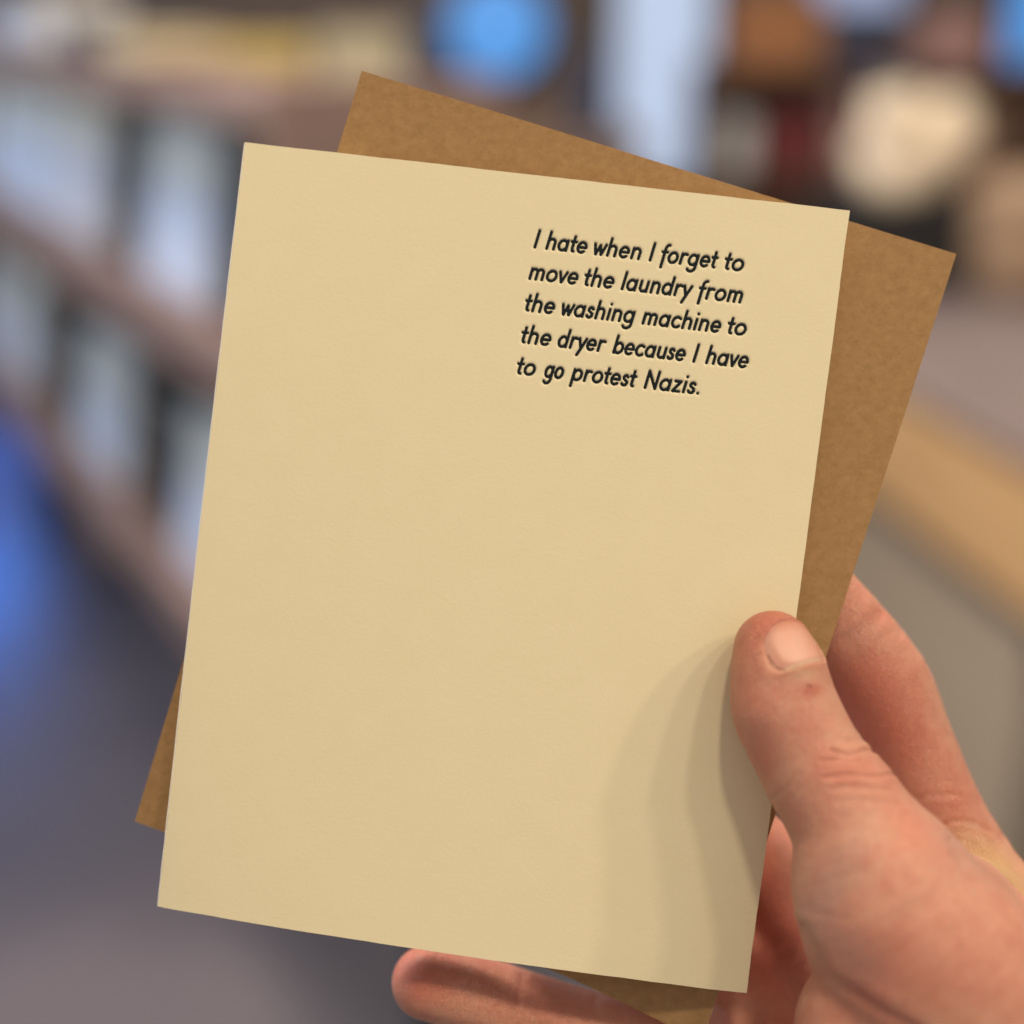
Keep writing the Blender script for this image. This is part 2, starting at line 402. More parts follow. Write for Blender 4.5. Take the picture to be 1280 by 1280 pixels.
# front panel: the debossed sheet, its thickness and reverse
Fw = cw(FR.reshape(-1, 3))
THK = .45
def compact(V, Q):
    used, inv = np.unique(Q.ravel(), return_inverse=True)
    return V[used], inv.reshape(Q.shape)
Vf, Qf = compact(Fw, quads[~ink])
bu = np.concatenate([np.linspace(0, 1, 60)]); bv = np.linspace(0, 1, 60)
def rim_and_back(us, vs, off):
    U, Vv = np.meshgrid(us, vs); S = card_s(U, Vv) - off * nrm
    n = len(us); idx = np.arange(U.size).reshape(len(vs), n)
    Q = np.stack([idx[:-1, :-1], idx[:-1, 1:], idx[1:, 1:], idx[1:, :-1]], -1).reshape(-1, 4)
    return S.reshape(-1, 3), Q
V1, Q1 = rim_and_back(gx[::1] / CW, [0, 1], 0)   # placeholders replaced just below
# rim strips follow the exact edge vertices of the front grid
def strip(edge, off, flip):
    a = edge; b = edge - off * nrm
    n = len(a); V = np.concatenate([a, b]); i = np.arange(n - 1)
    Q = np.stack([i, i + 1, n + i + 1, n + i], -1)
    return V, (Q[:, ::-1] if flip else Q)
parts = [(Vf, Qf)]
edges = [(FR[0], False), (FR[-1], True), (FR[:, 0], True), (FR[:, -1], False)]
for e, fl_ in edges:
    e = np.concatenate([e[::6], e[-1:]]) if len(e) > 100 else e
    v, q = strip(e, THK, fl_); parts.append((cw(v), q))
v, q = rim_and_back(np.linspace(0, 1, 40), np.linspace(0, 1, 40), THK); parts.append((cw(v), q))
Va, Qa, o = [], [], 0
for v, q in parts: Va.append(v); Qa.append(q + o); o += len(v)
fp = fastmesh('front_panel', to_local(np.concatenate(Va), CI), np.concatenate(Qa), M_card, card)
for li in range(5):
    v, q = compact(Fw, quads[ink & (co == li)])
    fastmesh('text_line', to_local(v, CI), q, M_ink, card)
# back panel of the folded card, opening a little towards the right
def sheet(name, surf, nu, nv, thick, m, parent, inv):
    U, Vv = np.meshgrid(np.linspace(0, 1, nu), np.linspace(0, 1, nv)); S = surf(U, Vv)
    n = np.cross(surf(1., 0.) - surf(0., 0.), surf(0., 1.) - surf(0., 0.)); n /= np.linalg.norm(n)
    if n[2] < 0: n = -n
    T = S.reshape(-1, 3); idx = np.arange(nu * nv).reshape(nv, nu)
    Q = np.stack([idx[1:, :-1], idx[1:, 1:], idx[:-1, 1:], idx[:-1, :-1]], -1).reshape(-1, 4)
    Vs, Qs, k = [T, T - thick * n], [Q, Q[:, ::-1] + nu * nv], 2 * nu * nv
    for e, f in ((idx[0], 0), (idx[-1], 1), (idx[:, 0], 1), (idx[:, -1], 0)):      # rims with their own vertices: crisp cut edges
        m_ = len(e); ii = np.arange(m_ - 1); q = np.stack([ii, ii + 1, ii + 1 + m_, ii + m_], -1) + k
        Vs += [T[e], T[e] - thick * n]; k += 2 * m_; Qs.append(q[:, ::-1] if f else q)
    o = fastmesh(name, to_local(cw(np.concatenate(Vs)), inv), np.concatenate(Qs), m, parent)
    return o
sheet('back_panel', lambda u, v: card_s(np.asarray(u) * .995 + .001, np.asarray(v) * .998 + .001) - (THK + .06 + .35 * np.asarray(u)[..., None]) * nrm, 30, 40, .42, M_card, card, CI)
# the fold along the left edge: a half-round spine joining the two panels
vs = np.linspace(0, 1, 60); aa = np.linspace(-math.pi / 2, math.pi / 2, 9)
e = card_s(np.zeros(60), vs); left = (TL - TR) / np.linalg.norm(TL - TR)
rad = (THK * 2 + .05) / 2
V = np.stack([e - rad * nrm + rad * (math.sin(a) * nrm + math.cos(a) * left * .7) for a in aa], 1)
jit = rng.normal(0, .035, (60, 1, 1)) * left; V = V + np.convolve(jit[:, 0, 0], np.ones(2) / 2, 'same')[:, None, None] * 0 + jit * .6
idx = np.arange(60 * 9).reshape(60, 9)
Q = np.stack([idx[:-1, :-1], idx[:-1, 1:], idx[1:, 1:], idx[1:, :-1]], -1).reshape(-1, 4)
M_fold = paper_material('pale_spine_paper', (.90, .84, .70), (.93, .88, .76), 300)  # spine paler than the panels
fastmesh('folded_spine', to_local(cw(V.reshape(-1, 3)), CI), Q, M_fold, card)

# ================================================================== the envelope
eTL, eTR, eBR, eBL = P(452, 88, -2.2), P(1196, 317, -1.6), P(878, 1303, -1.6), P(168, 1027, -7.5)
def env_s(u, v, off=0.0):
    u = np.asarray(u)[..., None]; v = np.asarray(v)[..., None]
    p = (1 - u) * (1 - v) * eTL + u * (1 - v) * eTR + u * v * eBR + (1 - u) * v * eBL
    wav = .25 * np.sin(u * 5.1 + .6) * (1 - v) + .18 * np.sin(v * 7 + 1) * u - .5 * (4 * u * (1 - u)) * v
    return p + (wav - off) * np.array([0, 0, 1.0]) + np.sin(np.pi * np.clip(u, 0, 1) ** 1.5) * np.clip(v, 0, 1) ** 7 * np.array([0, 1.5, -3.2])
envl = empty('envelope', tuple(cw(env_s(.5, .5))), 0, 'brown kraft paper envelope tilted behind the cream card', 'envelope')
bpy.context.view_layer.update(); EI = np.array(envl.matrix_world.inverted())
# stay clear of the card: the envelope lies behind it
def env_front(u, v): return env_s(u, v, .25)
sheet('front_panel', env_front, 60, 80, .16, M_kraft, envl, EI)
sheet('back_panel', lambda u, v: env_s(np.asarray(u) * .996 + .002, np.asarray(v) * .996 + .002, .62), 40, 40, .16, M_kraft, envl, EI)
def flap_s(u, v):                   # the folded triangular flap on the rear
    u = np.asarray(u); v = np.asarray(v)
    return env_s(.004 + v * .5 + u * (.992 - v * .98), .003 + v * .52, .95)
sheet('flap', flap_s, 24, 16, .16, M_kraft, envl, EI)

# ================================================================== the hand: one implicit surface
def S_(px, py, z, r): return np.append(P(px, py, z), r)
chains = [   # smoothing k, points (px, py, z mm, radius mm)
 ('thumb', 3.0, [S_(966, 812, 8.6, 6.7), S_(974, 848, 9.6, 8.3), S_(984, 890, 10.6, 9.0), S_(1016, 955, 13, 9.25), S_(1070, 1040, 16.5, 10.75), S_(1114, 1136, 19, 15.5), S_(1200, 1260, 20, 18.3), S_(1330, 1450, 14, 22)]),
 ('thumb_base', 6.0, [S_(1180, 1210, 16, 15), S_(1290, 1360, 6, 20), S_(1400, 1620, -2, 24)]),
 ('thenar', 1.2, [S_(1112, 1296, 17.5, 15.6), S_(1190, 1430, 12, 19), S_(1300, 1620, 2, 22)]),
 ('index', 3.0, [S_(940, 655, -10.5, 6.4), S_(962, 680, -11, 7.2), S_(1025, 755, -13.5, 8.3), S_(1095, 850, -15.5, 9.6), S_(1132, 935, -16, 9.2), S_(1176, 1034, -15, 9.3), S_(1232, 1150, -14, 11.8), S_(1330, 1330, -14, 14)]),
 ('middle', 3.0, [S_(735, 960, -12.5, 6.8), S_(800, 985, -14.5, 7.8), S_(850, 1020, -18, 8.6), S_(985, 1100, -25, 9.4), S_(1170, 1270, -24, 13), S_(1300, 1450, -16, 15)]),
 ('ring', 3.0, [S_(655, 1080, -13.5, 6.4), S_(735, 1100, -15, 7.4), S_(800, 1125, -17, 8), S_(930, 1215, -23, 9.2), S_(1090, 1360, -22, 12), S_(1240, 1540, -14, 15)]),
 ('pinky', 2.5, [S_(535, 1228, -10.5, 6.7), S_(590, 1242, -11, 7.1), S_(650, 1261, -11.8, 7.0), S_(720, 1284, -12.4, 7.2), S_(800, 1308, -13, 7.4), S_(900, 1370, -12, 8.6), S_(1010, 1440, -13, 11), S_(1180, 1620, -8, 15)]),
 ('web', 5.0, [S_(1195, 1130, 6, 9.0), S_(1235, 1150, -6, 10.5)]),
 ('web', 5.0, [S_(1290, 1240, 4, 15), S_(1350, 1350, -4, 17)]),
 ('palm', 7.0, [S_(1120, 1330, -16, 10), S_(1260, 1480, -12, 18), S_(1400, 1700, -6, 22)]),
 ('palm', 7.0, [S_(1010, 1330, -19, 9), S_(1150, 1480, -14, 14), S_(1290, 1720, -8, 20)]),
 ('palm', 4.0, [S_(885, 1325, -15, 8.5), S_(1040, 1330, -16, 9)]),
 ('palm', 5.0, [S_(985, 1150, -19, 5), S_(1060, 1230, -15, 9), S_(1180, 1260, -8, 12)]),
 ('wrist', 10.0, [S_(1400, 1660, -4, 22), S_(1500, 1900, -4, 24), S_(1640, 2250, -4, 27)]),
 ('wrist', 10.0, [S_(1290, 1720, -8, 20), S_(1400, 1950, -6, 23), S_(1540, 2300, -4, 27)]),
]
def seg_sdf(p, a, b):
    ab = b[:3] - a[:3]; pa = p - a[:3]
    t = np.clip((pa @ ab) / (ab @ ab), 0, 1)
    ts = t
    return np.linalg.norm(pa - t[..., None] * ab, axis=-1) - (a[3] + (b[3] - a[3]) * ts)
def smin(a, b, k):
    h = np.clip(.5 + .5 * (b - a) / k, 0, 1)
    return b + (a - b) * h - k * h * (1 - h)
def spline(pts, n=5):               # smooth the centre lines
    pts = np.array(pts); out = []
    for i in range(len(pts) - 1):
        p0 = pts[max(i - 1, 0)]; p1 = pts[i]; p2 = pts[i + 1]; p3 = pts[min(i + 2, len(pts) - 1)]
        for s in range(n):
            t = s / n
            out.append(.5 * ((2 * p1) + (-p0 + p2) * t + (2 * p0 - 5 * p1 + 4 * p2 - p3) * t * t + (-p0 + 3 * p1 - 3 * p2 + p3) * t ** 3))
    out.append(pts[-1]); return np.array(out)
for i, (nm, k, pts) in enumerate(chains): chains[i] = (nm, k, spline(pts, 9 if nm == 'thumb' else 4 if len(pts) > 3 and nm != 'thumb_base' else 7 if nm in ('thumb_base', 'thenar') else 2))
def hand_sdf(p, pad=14.0):
    """p: (N,3) mm"""
    total = np.full(len(p), 60.0)
    for nm, k, pts in chains:
        lo = (pts[:, :3] - pts[:, 3:]).min(0) - pad; hi = (pts[:, :3] + pts[:, 3:]).max(0) + pad
        ins = np.where(np.all((p > lo) & (p < hi), axis=1))[0]
        if len(ins) == 0: continue
        q = p[ins]; d = np.full(len(q), 60.0)
        for a, b in zip(pts[:-1], pts[1:]):
            d = np.minimum(d, seg_sdf(q, a, b))
        total[ins] = smin(total[ins], d, k)
    return total
VX = .85
lo = np.array([-45., -200., -46.]); hi = np.array([185., 16., 46.])
nx, ny, nz = (np.ceil((hi - lo) / VX)).astype(int)
axs = [lo[i] + VX * np.arange(n) for i, n in enumerate((nx, ny, nz))]
vol = np.empty((nx, ny, nz), np.float32)
YY, ZZ = np.meshgrid(axs[1], axs[2], indexing='ij')
for s in range(0, nx, 16):
    xs = axs[0][s:s + 16]
    g = np.stack([np.repeat(xs, ny * nz), np.tile(YY.ravel(), len(xs)), np.tile(ZZ.ravel(), len(xs))], -1)
    vol[s:s + 16] = hand_sdf(g).reshape(len(xs), ny, nz)
vol[0] = vol[-1] = 5; vol[:, 0] = np.maximum(vol[:, 0], 5); vol[:, -1] = 5; vol[:, :, 0] = vol[:, :, -1] = 5

def surface_nets(vol, lo, h):
    inside = vol < 0
    c = [inside[i:i - 1 or None, j:j - 1 or None, k:k - 1 or None] for i in (0, 1) for j in (0, 1) for k in (0, 1)]
    n = sum(x.astype(np.int8) for x in c); act = (n > 0) & (n < 8)
    ids = -np.ones(act.shape, np.int64); I = np.argwhere(act); ids[act] = np.arange(len(I))
    acc = np.zeros((len(I), 3)); cnt = np.zeros(len(I))
    corners = [(i, j, k) for i in (0, 1) for j in (0, 1) for k in (0, 1)]
    for a in range(8):
        for b in range(a + 1, 8):
            ca, cb = np.array(corners[a]), np.array(corners[b])
            if np.abs(ca - cb).sum() != 1: continue
            va = vol[tuple((I + ca).T)].astype(float); vb = vol[tuple((I + cb).T)].astype(float)
            x = (va < 0) != (vb < 0); t = np.where(x, va / np.where(x, va - vb, 1), 0)
            pos = ca + t[:, None] * (cb - ca)
            acc[x] += pos[x]; cnt[x] += 1
    V = lo + h * (I + acc / cnt[:, None])
    Q = []
    for ax in range(3):
        o1, o2 = [(1, 2), (2, 0), (0, 1)][ax]
        sa = [slice(1, -1)] * 3; sb = [slice(1, -1)] * 3
        sa[ax] = slice(0, -1); sb[ax] = slice(1, None)
        fa = inside[tuple(sa)]; fb = inside[tuple(sb)]
        E_ = np.argwhere(fa != fb); f = fa[tuple(E_.T)]
        base = E_.copy()
        for a2 in (o1, o2): base[:, a2] += 1
        def cid(d1, d2):
            p = base.copy(); p[:, o1] -= d1; p[:, o2] -= d2; return ids[tuple(p.T)]
        q = np.stack([cid(1, 1), cid(0, 1), cid(0, 0), cid(1, 0)], -1)
        q[~f] = q[~f][:, ::-1]; Q.append(q)
    return V, np.concatenate(Q)
HV, HQ = surface_nets(vol, lo, VX)
def subdivide(V, Q):
    E_ = np.sort(np.concatenate([Q[:, [i, (i + 1) % 4]] for i in range(4)]), 1)
    U, inv = np.unique(E_[:, 0].astype(np.int64) * len(V) + E_[:, 1], return_inverse=True)
    ea, eb = U // len(V), U % len(V)
    M_ = (V[ea] + V[eb]) / 2; C_ = V[Q].mean(1); nq = len(Q)
    ev = inv.reshape(4, nq).T + len(V); fc = np.arange(nq) + len(V) + len(U)
    Qn = np.concatenate([np.stack([Q[:, i], ev[:, i], fc, ev[:, (i + 3) % 4]], -1) for i in range(4)])
    return np.concatenate([V, M_, C_]), Qn
HV, HQ = subdivide(HV, HQ)
def grad(p, e=.15):
    g = np.stack([hand_sdf(p + e * np.eye(3)[i]) - hand_sdf(p - e * np.eye(3)[i]) for i in range(3)], -1)
    return g / np.maximum(np.linalg.norm(g, axis=1, keepdims=True), 1e-9)
cut = HV[:, 1] < lo[1] + 2
for _ in range(2):
    n_ = grad(HV); d_ = hand_sdf(HV)[:, None]
    HV = np.where(cut[:, None], HV, HV - n_ * np.clip(d_, -.8, .8))
HN = grad(HV)
proj = np.c_[640 + HV[:, 0] * FPX / (D - HV[:, 2]), 640 - HV[:, 1] * FPX / (D - HV[:, 2])]
disp = np.zeros(len(HV))
front = (HN[:, 2] > -.1)
def polyd(pts):
    best = np.full(len(HV), 1e3)
    for a, b in zip(pts[:-1], pts[1:]):
        a = np.array(a, float); b = np.array(b, float); ab = b - a
        t = np.clip(((proj - a) @ ab) / (ab @ ab), 0, 1)
        best = np.minimum(best, np.linalg.norm(proj - a - t[:, None] * ab, axis=1))
    return best
thumbside = HV[:, 2] > 6
def crease(pts, depth, wid, sel=thumbside):       # skin fold: a groove with soft raised banks
    d = polyd(pts); s = (front & sel)
    disp[s] -= depth * np.exp(-(d[s] / wid) ** 2) - .35 * depth * np.exp(-((d[s] - 2.2 * wid) / (1.4 * wid)) ** 2)
crease([(1040, 938), (1062, 944), (1080, 938), (1094, 940)], .30, 2.6)
crease([(1026, 951), (1050, 949), (1068, 952)], .14, 2.6)
crease([(1030, 972), (1060, 968), (1090, 973), (1116, 969)], .22, 2.6)
crease([(1040, 986), (1075, 984), (1110, 990)], .12, 3.2)
crease([(1046, 1002), (1080, 1000), (1122, 1008)], .07, 3.5)
crease([(1050, 1021), (1090, 1020), (1130, 1028)], .05, 3.5)
crease([(1060, 926), (1080, 924)], .10, 3.0)
crease([(958, 1003), (972, 993), (988, 980), (1000, 966)], .09, 3.2)
crease([(1000, 1160), (1012, 1178), (1022, 1196), (1034, 1222), (1065, 1240), (1110, 1268), (1150, 1290)], .42, 7.0)
crease([(1004, 1138), (1030, 1143), (1060, 1150)], .06, 5.0)
crease([(1186, 1052), (1206, 1090), (1232, 1125), (1262, 1150), (1290, 1180)], .22, 5, HV[:, 2] > -30)
indexside = (HV[:, 2] < 8)
crease([(1146, 1000), (1170, 993), (1200, 994)], .20, 3.4, indexside)
crease([(1172, 1036), (1190, 1026), (1216, 1028), (1240, 1040)], .22, 3.2, indexside)
crease([(1196, 1050), (1222, 1058), (1250, 1080)], .16, 3.4, indexside)
crease([(1204, 1078), (1236, 1090), (1266, 1112)], .12, 3.6, indexside)
crease([(1060, 800), (1085, 780), (1100, 768)], .22, 8.0, indexside)
crease([(652, 1222), (648, 1250), (640, 1275)], .12, 5, indexside)
crease([(744, 1250), (736, 1280)], .10, 5, indexside)
# low swellings: knuckle pads, tendons, uneven flesh
def blob(px, py, rad, amt, sel=front):
    d = np.linalg.norm(proj - np.array([px, py]), axis=1); disp[sel] += amt * np.exp(-(d[sel] / rad) ** 2)
blob(1100, 960, 34, .5, front & thumbside); blob(1012, 858, 10, .22, front & thumbside); blob(1160, 1060, 50, .4, front & thumbside)
blob(940, 890, 32, .35, front & thumbside); blob(1060, 1120, 40, -.4, front & thumbside)
for _ in range(60):
    blob(rng.uniform(900, 1300), rng.uniform(760, 1300), rng.uniform(14, 34), rng.normal(0, .10))

# thumbnail footprint
nc = np.array([997.5, 801.0]); nup = np.array([.13, -.99]); nup /= np.linalg.norm(nup)
nside = np.array([-nup[1], nup[0]])                # right-hand side of the nail
# nail base point on the surface
def surf_at(px, py, z0=30.):
    z = z0
    for _ in range(60):
        d = hand_sdf(P(px, py, z)[None])[0]
        if d < .01: return P(px, py, z)
        z -= d * .9
    return P(px, py, z)
axis0 = chains[0][2][0]; axis1 = chains[0][2][18]
vax = (axis0[:3] - axis1[:3]); vax /= np.linalg.norm(vax)
vax = vax * .85 + .15 * np.array([.5, .8, -.3]); vax /= np.linalg.norm(vax)
base = surf_at(999, 800); nn = grad(base[None])[0]
nn = nn + np.array([.30, 0.05, 0]); nn /= np.linalg.norm(nn)
vax = np.array([.02, 1, 0]) - nn * nn[1] * 1.0 - nn * nn[0] * .02; vax /= np.linalg.norm(vax)
uax = np.cross(vax, nn); uax /= np.linalg.norm(uax)
NW, NL = 5.7, 4.3                                   # half width, half length mm
rel = HV - base; lu = rel @ uax; lv = rel @ vax; ln = rel @ nn
near = (np.abs(ln) < 6) & (np.abs(lu) < 9) & (np.abs(lv) < 9) & thumbside
def nail_f(u, v):                                  # <1 inside the nail outline; squarer at the root, rounder at the tip
    au = np.abs(u) / (NW * (1 - .34 * np.clip((v + NL) / (2 * NL), 0, 1.3) ** 1.5)); av = np.abs(v) / NL
    p_ = np.where(v > 0, 2.6, 5.0)
    return (au ** p_ + av ** p_) ** (1 / p_)
nf = nail_f(lu, lv)
bed = near & (nf < 1.35)
ring_ = np.exp(-((nf - 1.08) / .10) ** 2) * .17
disp[near] += np.where(nf[near] > 1.0, ring_[near], ring_[near] - .34 * sst(1.06, .96, nf[near]))
disp[near] += -.20 * np.exp(-((nf[near] - 1.0) / .035) ** 2)
HV2 = HV + HN * disp[:, None]

# skin tone attributes: x = redness and painted palm-gap shade, y = yellow, z = pale / violet
tone = np.zeros((len(HV), 3))
def tint(ch, px, py, rx, amt, sel=None, ry=None, ang_=0):
    dx = proj[:, 0] - px; dy = proj[:, 1] - py
    c, s = math.cos(math.radians(ang_)), math.sin(math.radians(ang_))
    a = dx * c + dy * s; b = -dx * s + dy * c; ry = ry or rx
    wgt = amt * np.exp(-(a / rx) ** 2 - (b / ry) ** 2)
    if sel is not None: wgt = wgt * sel
    tone[:, ch] += wgt
ths = thumbside
tint(0, 960, 775, 34, .75, ths); tint(0, 935, 850, 28, .45, ths, 60, -8); tint(0, 1014, 862, 14, .9, ths, 9)
tint(0, 950, 950, 30, .5, ths, 50, 25); tint(0, 1050, 960, 40, .35, ths, 25); tint(0, 1130, 1030, 60, .5, ths, 25, 50)
tint(0, 1100, 1230, 70, .35, ths); tint(0, 1230, 1200, 70, .3, ths); tint(0, 1130, 1180, 60, .2, ths)
tint(2, 1035, 1110, 30, .55, ths, 90, 30); tint(2, 1195, 1060, 55, .45, ths, 22, 48); tint(2, 1000, 845, 22, .35, ths, 9); tint(1, 1000, 843, 22, .4, ths, 8)
tint(2, 1060, 1190, 60, .35, ths, 30, 40); tint(1, 1110, 900, 30, .2, ths)
ids_ = ~thumbside
tint(1, 1240, 1075, 50, .7, ids_, 20, 35); tint(1, 1262, 1110, 36, .6, ids_, 18, 35); tint(0, 1080, 860, 44, .7, ids_, 80, -25)
tint(0, 1130, 940, 40, .6, ids_, 70, -25); tint(2, 1068, 795, 26, .4, ids_); tint(0, 1190, 1010, 20, .4, ids_)
tint(0, 975, 1140, 60, 1.0, ids_, 120); tint(2, 985, 1090, 16, .5, ids_, 60, -8)  # first tint: deep red painted in as the shade of the palm gap
tint(0, 520, 1215, 50, .9, ids_); tint(0, 640, 1230, 60, .4, ids_)
tone[:, 0] += np.clip((860 - proj[:, 1]) / 120, 0, 1) * .15
cutl = np.exp(-((proj[:, 0] - 1011) / 3.6) ** 2 - ((proj[:, 1] - 857.5 - (proj[:, 0] - 1011) * .1) / 1.4) ** 2) * ths

M_skin = bpy.data.materials.new('skin'); M_skin.use_nodes = True
nt = M_skin.node_tree; N = nt.nodes; L = nt.links; b = N['Principled BSDF']
b.inputs['Roughness'].default_value = .46; b.inputs['Specular IOR Level'].default_value = .5
b.inputs['Subsurface Weight'].default_value = .38; b.inputs['Subsurface Radius'].default_value = (1.0, .32, .18); b.inputs['Subsurface Scale'].default_value = .0022
tc = N.new('ShaderNodeTexCoord'); at = N.new('ShaderNodeAttribute'); at.attribute_name = 'tone'
sep = N.new('ShaderNodeSeparateXYZ'); L.new(at.outputs['Vector'], sep.inputs[0])
def noise(scale, det=4, ro=.55):
    n = N.new('ShaderNodeTexNoise'); n.inputs['Scale'].default_value = scale; n.inputs['Detail'].default_value = det; n.inputs['Roughness'].default_value = ro
    L.new(tc.outputs['Object'], n.inputs['Vector']); return n.outputs['Fac']
def ramp(f, p0, p1, v0=0, v1=1):
    r = N.new('ShaderNodeMapRange'); r.inputs[1].default_value = p0; r.inputs[2].default_value = p1; r.inputs[3].default_value = v0; r.inputs[4].default_value = v1
    L.new(f, r.inputs[0]); return r.outputs[0]
def mixc(f, a, bcol):
    m = N.new('ShaderNodeMix'); m.data_type = 'RGBA'; m.clamp_factor = True
    L.new(f, m.inputs['Factor'])
    if isinstance(a, tuple): m.inputs[6].default_value = (*a, 1)
    else: L.new(a, m.inputs[6])
    m.inputs[7].default_value = (*bcol, 1); return m.outputs[2]
SK = (.76, .395, .285)
c = mixc(ramp(noise(120, 6, .65), .40, .64, 0, .85), SK, (.69, .275, .20))
c = mixc(ramp(noise(380, 4, .6), .50, .72, 0, .5), c, (.66, .25, .185))
c = mixc(ramp(noise(75, 4), .48, .70, 0, .55), c, (.78, .46, .32))
c = mixc(ramp(noise(900, 3, .7), .35, .75, 0, .22), c, (.60, .26, .19))
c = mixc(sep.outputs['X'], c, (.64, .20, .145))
c = mixc(sep.outputs['Y'], c, (.66, .42, .20))
c = mixc(sep.outputs['Z'], c, (.57, .34, .285))
at2 = N.new('ShaderNodeAttribute'); at2.attribute_name = 'cut'
c = mixc(at2.outputs['Fac'], c, (.22, .03, .02))
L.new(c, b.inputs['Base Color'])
vo = N.new('ShaderNodeTexVoronoi'); vo.feature = 'DISTANCE_TO_EDGE'; vo.inputs['Scale'].default_value = 1500
mp = N.new('ShaderNodeMapping'); mp.inputs['Rotation'].default_value = (0, .6, 0); mp.inputs['Scale'].default_value = (1, 1, 2.2)
L.new(tc.outputs['Object'], mp.inputs[0])
nw = N.new('ShaderNodeTexNoise'); nw.inputs['Scale'].default_value = 300
L.new(mp.outputs[0], vo.inputs['Vector'])
vh = ramp(vo.outputs['Distance'], 0, .12, 0, 1)
ad = N.new('ShaderNodeMath'); ad.operation = 'ADD'
ml = N.new('ShaderNodeMath'); ml.operation = 'MULTIPLY'; ml.inputs[1].default_value = 2.2
L.new(noise(520, 5, .65), ml.inputs[0]); L.new(ml.outputs[0], ad.inputs[0]); L.new(vh, ad.inputs[1])
bp = N.new('ShaderNodeBump'); bp.inputs['Distance'].default_value = .00012; bp.inputs['Strength'].default_value = 1
L.new(ad.outputs[0], bp.inputs['Height']); L.new(bp.outputs['Normal'], b.inputs['Normal'])

root = cw(P(1240, 1400, 0))
hw = cw(HV2) - root
hand = fastmesh('hand', hw, HQ, M_skin)
hand.location = root
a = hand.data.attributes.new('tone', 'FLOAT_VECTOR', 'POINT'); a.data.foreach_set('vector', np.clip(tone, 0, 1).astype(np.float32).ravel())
a = hand.data.attributes.new('cut', 'FLOAT', 'POINT'); a.data.foreach_set('value', np.clip(cutl, 0, 1).astype(np.float32))
tag(hand, 'bare left hand gripping the card and envelope, thumb in front, fingers behind', 'hand')

# nail plate
M_nail = bpy.data.materials.new('nail'); M_nail.use_nodes = True
nt = M_nail.node_tree; N = nt.nodes; L = nt.links; b = N['Principled BSDF']
b.inputs['Roughness'].default_value = .44; b.inputs['Subsurface Weight'].default_value = .3; b.inputs['Subsurface Scale'].default_value = .0015; b.inputs['Coat Weight'].default_value = 0
at = N.new('ShaderNodeAttribute'); at.attribute_name = 'nail'
sep = N.new('ShaderNodeSeparateXYZ'); L.new(at.outputs['Vector'], sep.inputs[0])
tc = N.new('ShaderNodeTexCoord')
c = mixc(sep.outputs['X'], (.68, .33, .25), (.76, .45, .355)); c = mixc(sep.outputs['Y'], c, (.74, .56, .42)); c = mixc(sep.outputs['Z'], c, (.56, .235, .165))
c = mixc(ramp(noise(400, 3), .5, .75, 0, .25), c, (.70, .46, .36))
L.new(c, b.inputs['Base Color'])
uu, vv = np.meshgrid(np.linspace(-1, 1, 41), np.linspace(-1, 1, 41))
th_ = np.arctan2(vv, uu); rr = np.maximum(np.abs(uu), np.abs(vv))
# map the square grid onto the outline
dirx, diry = np.cos(th_), np.sin(th_)
sc = 1 / np.maximum(nail_f(dirx * 1.0, diry * 1.0), 1e-6)
NU, NVv = dirx * sc * rr * .995, diry * sc * rr * .995
pts = base + NU.reshape(-1, 1) * uax + NVv.reshape(-1, 1) * vax + 4 * nn
for _ in range(40): pts = pts - np.clip(hand_sdf(pts), -.5, 3)[:, None] * nn * .7
ng = grad(pts)
rim = sst(.80, 1.0, rr.reshape(-1))
pts = pts + ng * (.10 - .30 * rim)[:, None] + ng * (.04 * np.sin(NU.reshape(-1) * 9) * .12)[:, None]
idx = np.arange(41 * 41).reshape(41, 41)
Q = np.stack([idx[:-1, :-1], idx[:-1, 1:], idx[1:, 1:], idx[1:, :-1]], -1).reshape(-1, 4)
nail = fastmesh('thumbnail', cw(pts) - root, Q, M_nail, hand)
vn = NVv.reshape(-1) / NL; un = NU.reshape(-1) / NW
at_ = np.stack([np.exp(-((un + .1) / .5) ** 2) * .7 * (1 - np.clip(vn, 0, 1)), sst(-.84, -.93, vn) * .9, sst(.35, .9, vn) * .7], -1)
a = nail.data.attributes.new('nail', 'FLOAT_VECTOR', 'POINT'); a.data.foreach_set('vector', np.clip(at_, 0, 1).astype(np.float32).ravel())

# ================================================================== things on the rack
names_up = [(-.62, C_grey, 'grey'), (-.36, C_pale, ''), (-.13, C_pale, ''), (.26, C_pale, ''), (.62, C_blue, ''), (.98, C_grey, ''), (1.35, C_sand, '')]
def kpx(k, z):                       # where a rack position shows (for checking only)
    p = A + dr * k; x, y, zz = p.x, p.y, z - 1.5
    f = y * math.cos(PITCH) - zz * math.sin(PITCH); u = y * math.sin(PITCH) + zz * math.cos(PITCH)
    return round(640 + FPX * x / f), round(640 - FPX * u / f)
for k in (-.5, -.25, 0, .25, .5, .75, 1.0, 1.25, 1.5): print('rack', k, kpx(k, 1.10), kpx(k, .66), kpx(k, 1.4))
upper = [(-.60, .34, C_grey), (-.20, .34, C_pale), (.17, .36, C_pale), (.555, .37, C_grey), (1.15, .33, C_pale), (1.60, .24, C_grey)]
lower = [(-.62, .3, C_blue), (-.24, .3, C_pale), (.54, .34, C_blue), (1.20, .28, C_pale), (1.56, .22, C_grey)]
ul = ['grey book at the far end of the rack\'s upper tier', 'pale blue book second from the far end of the upper tier',
      'pale blue book third from the far end of the rack\'s upper tier', 'grey book just left of the dark gap on the rack\'s upper tier',
      'pale blue book between two dark gaps on the rack\'s upper tier', 'grey book at the near end of the upper tier']
